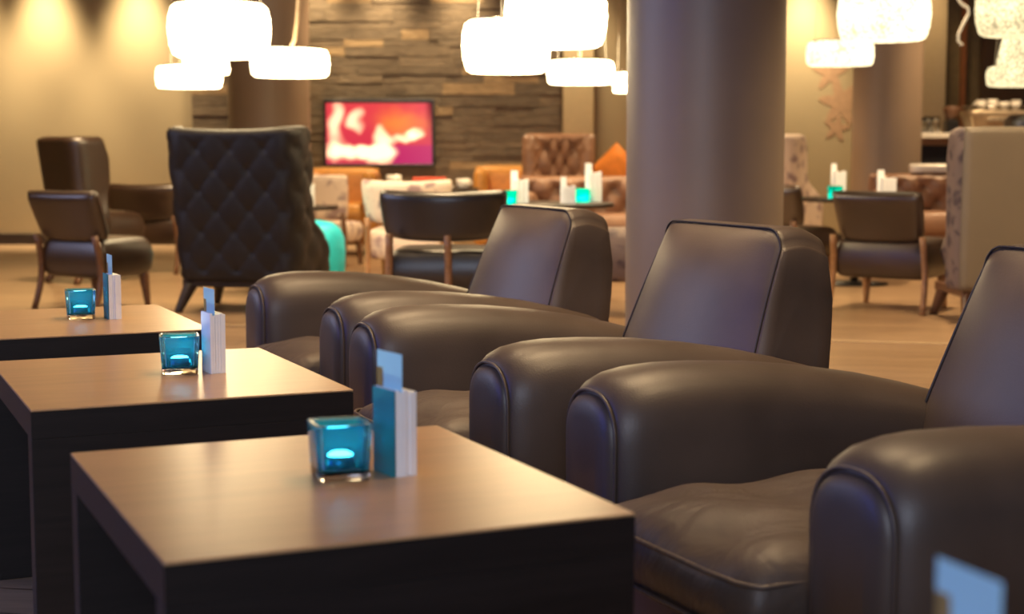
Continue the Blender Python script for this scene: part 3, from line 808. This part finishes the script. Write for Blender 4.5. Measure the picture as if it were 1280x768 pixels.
small_menu('white menu block above the right end of the low chair right of the column', 1111, 230, 10.2, .09, .13, ZT)
small_candle('turquoise candle glass on the small table right of the big column', 1044, 240, 10.1, ZT, .08)
make_round_table('small dark table behind the tall tufted wing chair', (gx(372, 10.6), 10.6, 0), .50, .27)
small_menu('white menu block peeping out beside the tall tufted wing chair', 388, 250, 10.5, .06, .15, .50)

# ------------------------------------------------------------------ bar with coffee machine
BY = 12.9
bx0, bx1 = gx(1148, BY), gx(1330, BY); bz = gz(166, BY)
b = thing('bar_counter', 'dark bar counter with pale top behind the beige wing chair', 'counter', ((bx0 + bx1) / 2, BY + .3, 0))
w = bx1 - bx0
MB().box(-w / 2 + .02, w / 2, -.20, .28, 0, gz(182, BY)).build('body', M['black'], b, bevel=.005)
MB().box(-w / 2, w / 2, -.30, .30, bz - .045, bz).build('countertop', M['cup'], b, bevel=.006)
MB().box(-w / 2 + .04, w / 2, -.18, .26, gz(182, BY) + .001, bz - .046).build('shelf_back', M['wood_pale'], b, smooth=False)
MB().box(-w / 2 + .02, w / 2, -.22, -.201, gz(217, BY), gz(210, BY)).build('kick_strip', M['copper'], b, smooth=False)
for k in range(5):
    px = 1153 + k * 5.2
    q = MB().lathe([(.030, 0), (.032, .08), (.026, .13), (.022, .13), (.028, .08), (.026, .006)], 18).build('drinking_glass', M['glass'])
    q.location = (gx(px, BY), BY + .12 + .09 * (k % 2), bz)
    tag(q, 'drinking glass in the cluster on the bar counter end', 'glass', 'glasses on the bar counter')
gr = thing('coffee_grinder', 'brown coffee grinder between the glasses and the coffee machine', 'coffee grinder', (gx(1196, BY), BY + .2, bz))
MB().box(-.05, .05, -.07, .07, 0, .10).build('body', M['black'], gr, bevel=.01)
MB().lathe([(.03, .10), (.05, .13), (.07, .19), (.072, .21), (.02, .222)], 24).build('hopper', M['brown_tuft'], gr)
cm = thing('coffee_machine', 'pale metal coffee machine with cups on top, on the bar counter', 'coffee machine', (gx(1248, BY), BY + .15, bz))
def rr(w, d, z, r=.04):
    out = []
    for cx, cy, a0 in ((1, 1, 0), (-1, 1, PI / 2), (-1, -1, PI), (1, -1, 3 * PI / 2)):
        for k in range(6):
            a = a0 + PI / 2 * k / 5; out.append((cx * (w - r) + r * math.cos(a), cy * (d - r) + r * math.sin(a), z))
    return out
mh = gz(138, BY) - bz
MB().loft([rr(.19, .13, 0), rr(.205, .14, .02), rr(.24, .16, mh * .75), rr(.25, .165, mh * .80), rr(.25, .165, mh - .01), rr(.24, .16, mh)]).build('body', M['steel'], cm)
MB().tube([(-.24, -.15, mh + .03), (.24, -.15, mh + .03), (.24, .15, mh + .03), (-.24, .15, mh + .03)], .006, 8, True).build('cup_rail', M['chrome'], cm)
MB().box(-.10, .10, -.19, -.15, mh * .5, mh * .62).build('group_head', M['chrome'], cm, bevel=.01)
for k in range(8):
    cup('white cup on top of the coffee machine', 1224 + (k % 4) * 14.6, BY + (.08 if k < 4 else .22), bz + mh + .0005, .042, .07 + .02 * (k % 3 == 1), 'cups on the coffee machine', PI)

# ------------------------------------------------------------------ pendant lamps
M['cry_hot'] = crystal('crystal_shade_hot', (1, .76, .42), 4.5, 10, 38)
M['cry_mid'] = crystal('crystal_shade_mid', (1, .80, .46), .75, 1.9, 60)
M['cry_low'] = crystal('crystal_shade_low', (1, .80, .44), .42, 1.0, 60)
def pendant(label, px0, px1, py0, py1, Y, m, shape='drum', cord_px=None, group='crystal pendant lamps'):
    a, b = at(px0, py1, Y), at(px1, py0, Y)
    r = (b.x - a.x) / 2; h = b.z - a.z
    t = thing('pendant_lamp', label, 'lamp', ((a.x + b.x) / 2, Y, a.z), 0, group)
    if shape == 'drum': prof = [(.0, .03), (.80, .0), (.90, .05), (.97, .25), (1.0, .52), (.985, .75), (.93, .93), (.84, .99), (0, .97)]
    elif shape == 'flat': prof = [(.0, .05), (.90, .0), (.97, .10), (1.0, .45), (.99, .75), (.94, .95), (.86, 1.0), (0, .96)]
    else: prof = [(.0, .02), (.95, .0), (1.0, .12), (.92, .45), (.78, .80), (.66, .97), (.55, 1.0), (0, .98)]
    # refine the profile so that the bead rows become real facets
    fine = []
    for (r0, z0), (r1, z1) in zip(prof[:-1], prof[1:]):
        ln = math.hypot((r1 - r0) * r, (z1 - z0) * h); n = max(1, int(ln / .022))
        for k in range(n): fine.append((r0 + (r1 - r0) * k / n, z0 + (z1 - z0) * k / n))
    fine.append(prof[-1])
    seg = max(28, int(2 * PI * r / .026))
    rings = []
    for i, (pr, pz) in enumerate(fine):
        rings.append([((max(pr, .01) * r + (.003 if (i + j) % 2 else -.003) * (pr > .1)) * math.cos(2 * PI * j / seg),
                       (max(pr, .01) * r + (.003 if (i + j) % 2 else -.003) * (pr > .1)) * math.sin(2 * PI * j / seg), pz * h) for j in range(seg)])
    MB().loft(rings).build('crystal_shade', m, t, smooth=False)
    MB().tube([(r * .86 * math.cos(2 * PI * k / 32), r * .86 * math.sin(2 * PI * k / 32), h * 1.0) for k in range(32)], .006, 6, True).build('frame_ring', M['chrome'], t)
    if cord_px is None:
        MB().tube([(0, 0, h * .95), (0, 0, ZC - a.z)], .004, 6).build('cord', M['cord'], t)
        for k in range(3):
            an = 2 * PI * k / 3 + .4
            MB().tube([(r * .84 * math.cos(an), r * .84 * math.sin(an), h), (.03 * math.cos(an), .03 * math.sin(an), ZC - a.z)], .0018, 5).build('suspension_wire', M['chrome'], t)
    else:
        c0 = t.location
        pts = [at(x, y, Y) - Vector(c0) for x, y in cord_px]
        pts.append(Vector((pts[-1].x * .9, 0, ZC - a.z)))
        MB().tube(pts, .011, 8).build('cord', M['cord'], t)
    return t
pendant('large round crystal lamp above the tall tufted wing chair', 212, 337, 5, 72, 8.8, M['cry_hot'])
pendant('small crystal lamp hanging under the large left crystal lamp', 228, 286, 45, 93, 9.3, M['cry_hot'], 'cone')
pendant('flat crystal lamp lowest in the left cluster, against the beige wall', 196, 277, 83, 110, 9.8, M['cry_hot'], 'flat')
pendant('flat crystal lamp with a bent cable, above the left edge of the television', 314, 411, 62, 96, 9.2, M['cry_hot'], 'flat', [(362, 62), (368, 50), (371, 28), (373, 2)])
pendant('drum crystal lamp above the right end of the slate wall', 578, 688, 26, 91, 8.6, M['cry_hot'])
pendant('largest glowing crystal lamp at the top edge, left of the big column', 631, 759, -14, 59, 7.9, M['cry_hot'])
pendant('flat crystal lamp hanging beside the left edge of the big column', 684, 768, 76, 105, 9.6, M['cry_hot'], 'flat')
pendant('small crystal lamp half hidden by the left edge of the big column', 766, 806, 91, 116, 10.6, M['cry_hot'], 'flat')
pendant('large crystal lamp at the top edge over the brown column at the right', 1047, 1163, -12, 51, 8.8, M['cry_mid'])
pendant('flat crystal lamp hanging just right of the big grey column', 1008, 1092, 52, 82, 9.8, M['cry_mid'], 'flat')
pendant('large crystal lamp in the top right corner', 1220, 1340, -20, 45, 8.6, M['cry_low'])
pendant('cone-shaped crystal lamp at the right picture edge under the corner lamp', 1244, 1312, 40, 106, 9.0, M['cry_low'], 'cone')
pendant('flat crystal lamp lowest at the right picture edge', 1234, 1330, 83, 108, 9.6, M['cry_low'], 'flat')
pts = [at(x, y, 9) for x, y in ((1203, 57), (1198, 52), (1198, 43), (1204, 30), (1211, 17), (1210, 10), (1202, 5), (1196, -4))]
pts.append(Vector((pts[-1].x, 9, ZC)))
fine = []
for i in range(len(pts) - 1):
    for k in range(4): fine.append(pts[i].lerp(pts[i + 1], k / 4))
fine.append(pts[-1])
tag(MB().tube(fine, .010, 8).build('hanging_cable', M['cup'], subsurf=1), 'pale curled cable hanging loose between the right lamps', 'cable')

# ------------------------------------------------------------------ lights of the place, plus added window lights
WARM = (1.0, .70, .38)
def spot(loc, target, energy, size, blend=.6, col=WARM, soft=.12, fixture=True):
    L = bpy.data.lights.new('downlight', 'SPOT'); L.energy = energy; L.color = col; L.spot_size = R(size); L.spot_blend = blend; L.shadow_soft_size = soft
    o = bpy.data.objects.new('downlight', L); COL.objects.link(o); o.location = loc
    o.rotation_euler = (Vector(target) - Vector(loc)).to_track_quat('-Z', 'Y').to_euler()
for i, px in enumerate((-30, 62, 178, 300, 400, 482, 578, 722, 1001)):
    x = gx(px, YB); e = 280 if px in (62, 178, 1001) else 140
    spot((x, YB - .32, 2.78), (x, YB - .08, 1.2), e, 58, 1, (1, .77, .46))
spot((gx(1163, 14), 13.95, 2.8), (gx(1163, 14), 14.2, 1.2), 30, 60, .9)
for (x, y, e) in ((-2.6, 10.0, 210), (.2, 10.8, 210), (2.4, 9.4, 240), (3.8, 11.8, 170), (-1.0, 12.8, 150), (1.4, 12.6, 150), (2.4, 6.6, 230), (-2.2, 7.2, 85), (-.4, 8.2, 130),
                  (.55, 3.9, 60), (.95, 2.7, 60), (-.15, 5.2, 60), (.1, 3.7, 40), (-.5, 4.7, 38), (-1.0, 5.7, 34)):
    spot((x, y, 2.85), (x, y, 0), e, 95, .7)
# saturated blue light at the first added left window, for the blue edges
L = bpy.data.lights.new('added_window_light', 'AREA'); L.shape = 'RECTANGLE'; L.size = WZ1 - WZ0; L.size_y = WY1 - WY0; L.energy = 46; L.color = (.05, .14, 1.0)
o = bpy.data.objects.new('added_window_light', L); COL.objects.link(o); o.location = (XL - .25, (WY0 + WY1) / 2, (WZ0 + WZ1) / 2); o.rotation_euler = (0, -PI / 2, 0)
L = bpy.data.lights.new('added_window_light', 'AREA'); L.shape = 'RECTANGLE'; L.size = WZ1 - WZ0; L.size_y = VY1 - VY0; L.energy = 50; L.color = (.68, .73, 1.0)  # pale cool light for the other added left window
o = bpy.data.objects.new('added_window_light', L); COL.objects.link(o); o.location = (XL - .25, (VY0 + VY1) / 2, (WZ0 + WZ1) / 2); o.rotation_euler = (0, -PI / 2, 0)
L = bpy.data.lights.new('added_window_light', 'AREA'); L.shape = 'RECTANGLE'; L.size = FX1 - FX0; L.size_y = WZ1 - WZ0; L.energy = 85; L.color = (.80, .87, 1.0)  # cool front light for the added window behind the camera
o = bpy.data.objects.new('added_window_light', L); COL.objects.link(o); o.location = ((FX0 + FX1) / 2, YF - .25, (WZ0 + WZ1) / 2); o.rotation_euler = (PI / 2, 0, 0)
w = bpy.data.worlds.new('dusk'); bpy.context.scene.world = w; w.use_nodes = True
w.node_tree.nodes['Background'].inputs[0].default_value = (.05, .12, .6, 1); w.node_tree.nodes['Background'].inputs[1].default_value = .6

# ------------------------------------------------------------------ camera and view
cam = bpy.data.cameras.new('camera'); co = bpy.data.objects.new('camera', cam); COL.objects.link(co)
cam.sensor_fit = 'HORIZONTAL'; cam.sensor_width = 36; cam.lens = F_PX / 1280 * 36
co.location = (0, 0, EYE); co.rotation_euler = (PI / 2 - PITCH, 0, 0)
cam.clip_start = .05
cam.dof.use_dof = True; cam.dof.focus_distance = 3.5; cam.dof.aperture_fstop = 3.9
sc = bpy.context.scene; sc.camera = co
sc.view_settings.view_transform = 'Standard'; sc.view_settings.look = 'None'; sc.view_settings.gamma = 1
sc.view_settings.use_curve_mapping = False; sc.view_settings.exposure = 1.0
sc.cycles.max_bounces = 8; sc.cycles.transparent_max_bounces = 12; sc.cycles.sample_clamp_indirect = 6
sc.cycles.use_denoising = True; sc.cycles.caustics_reflective = False
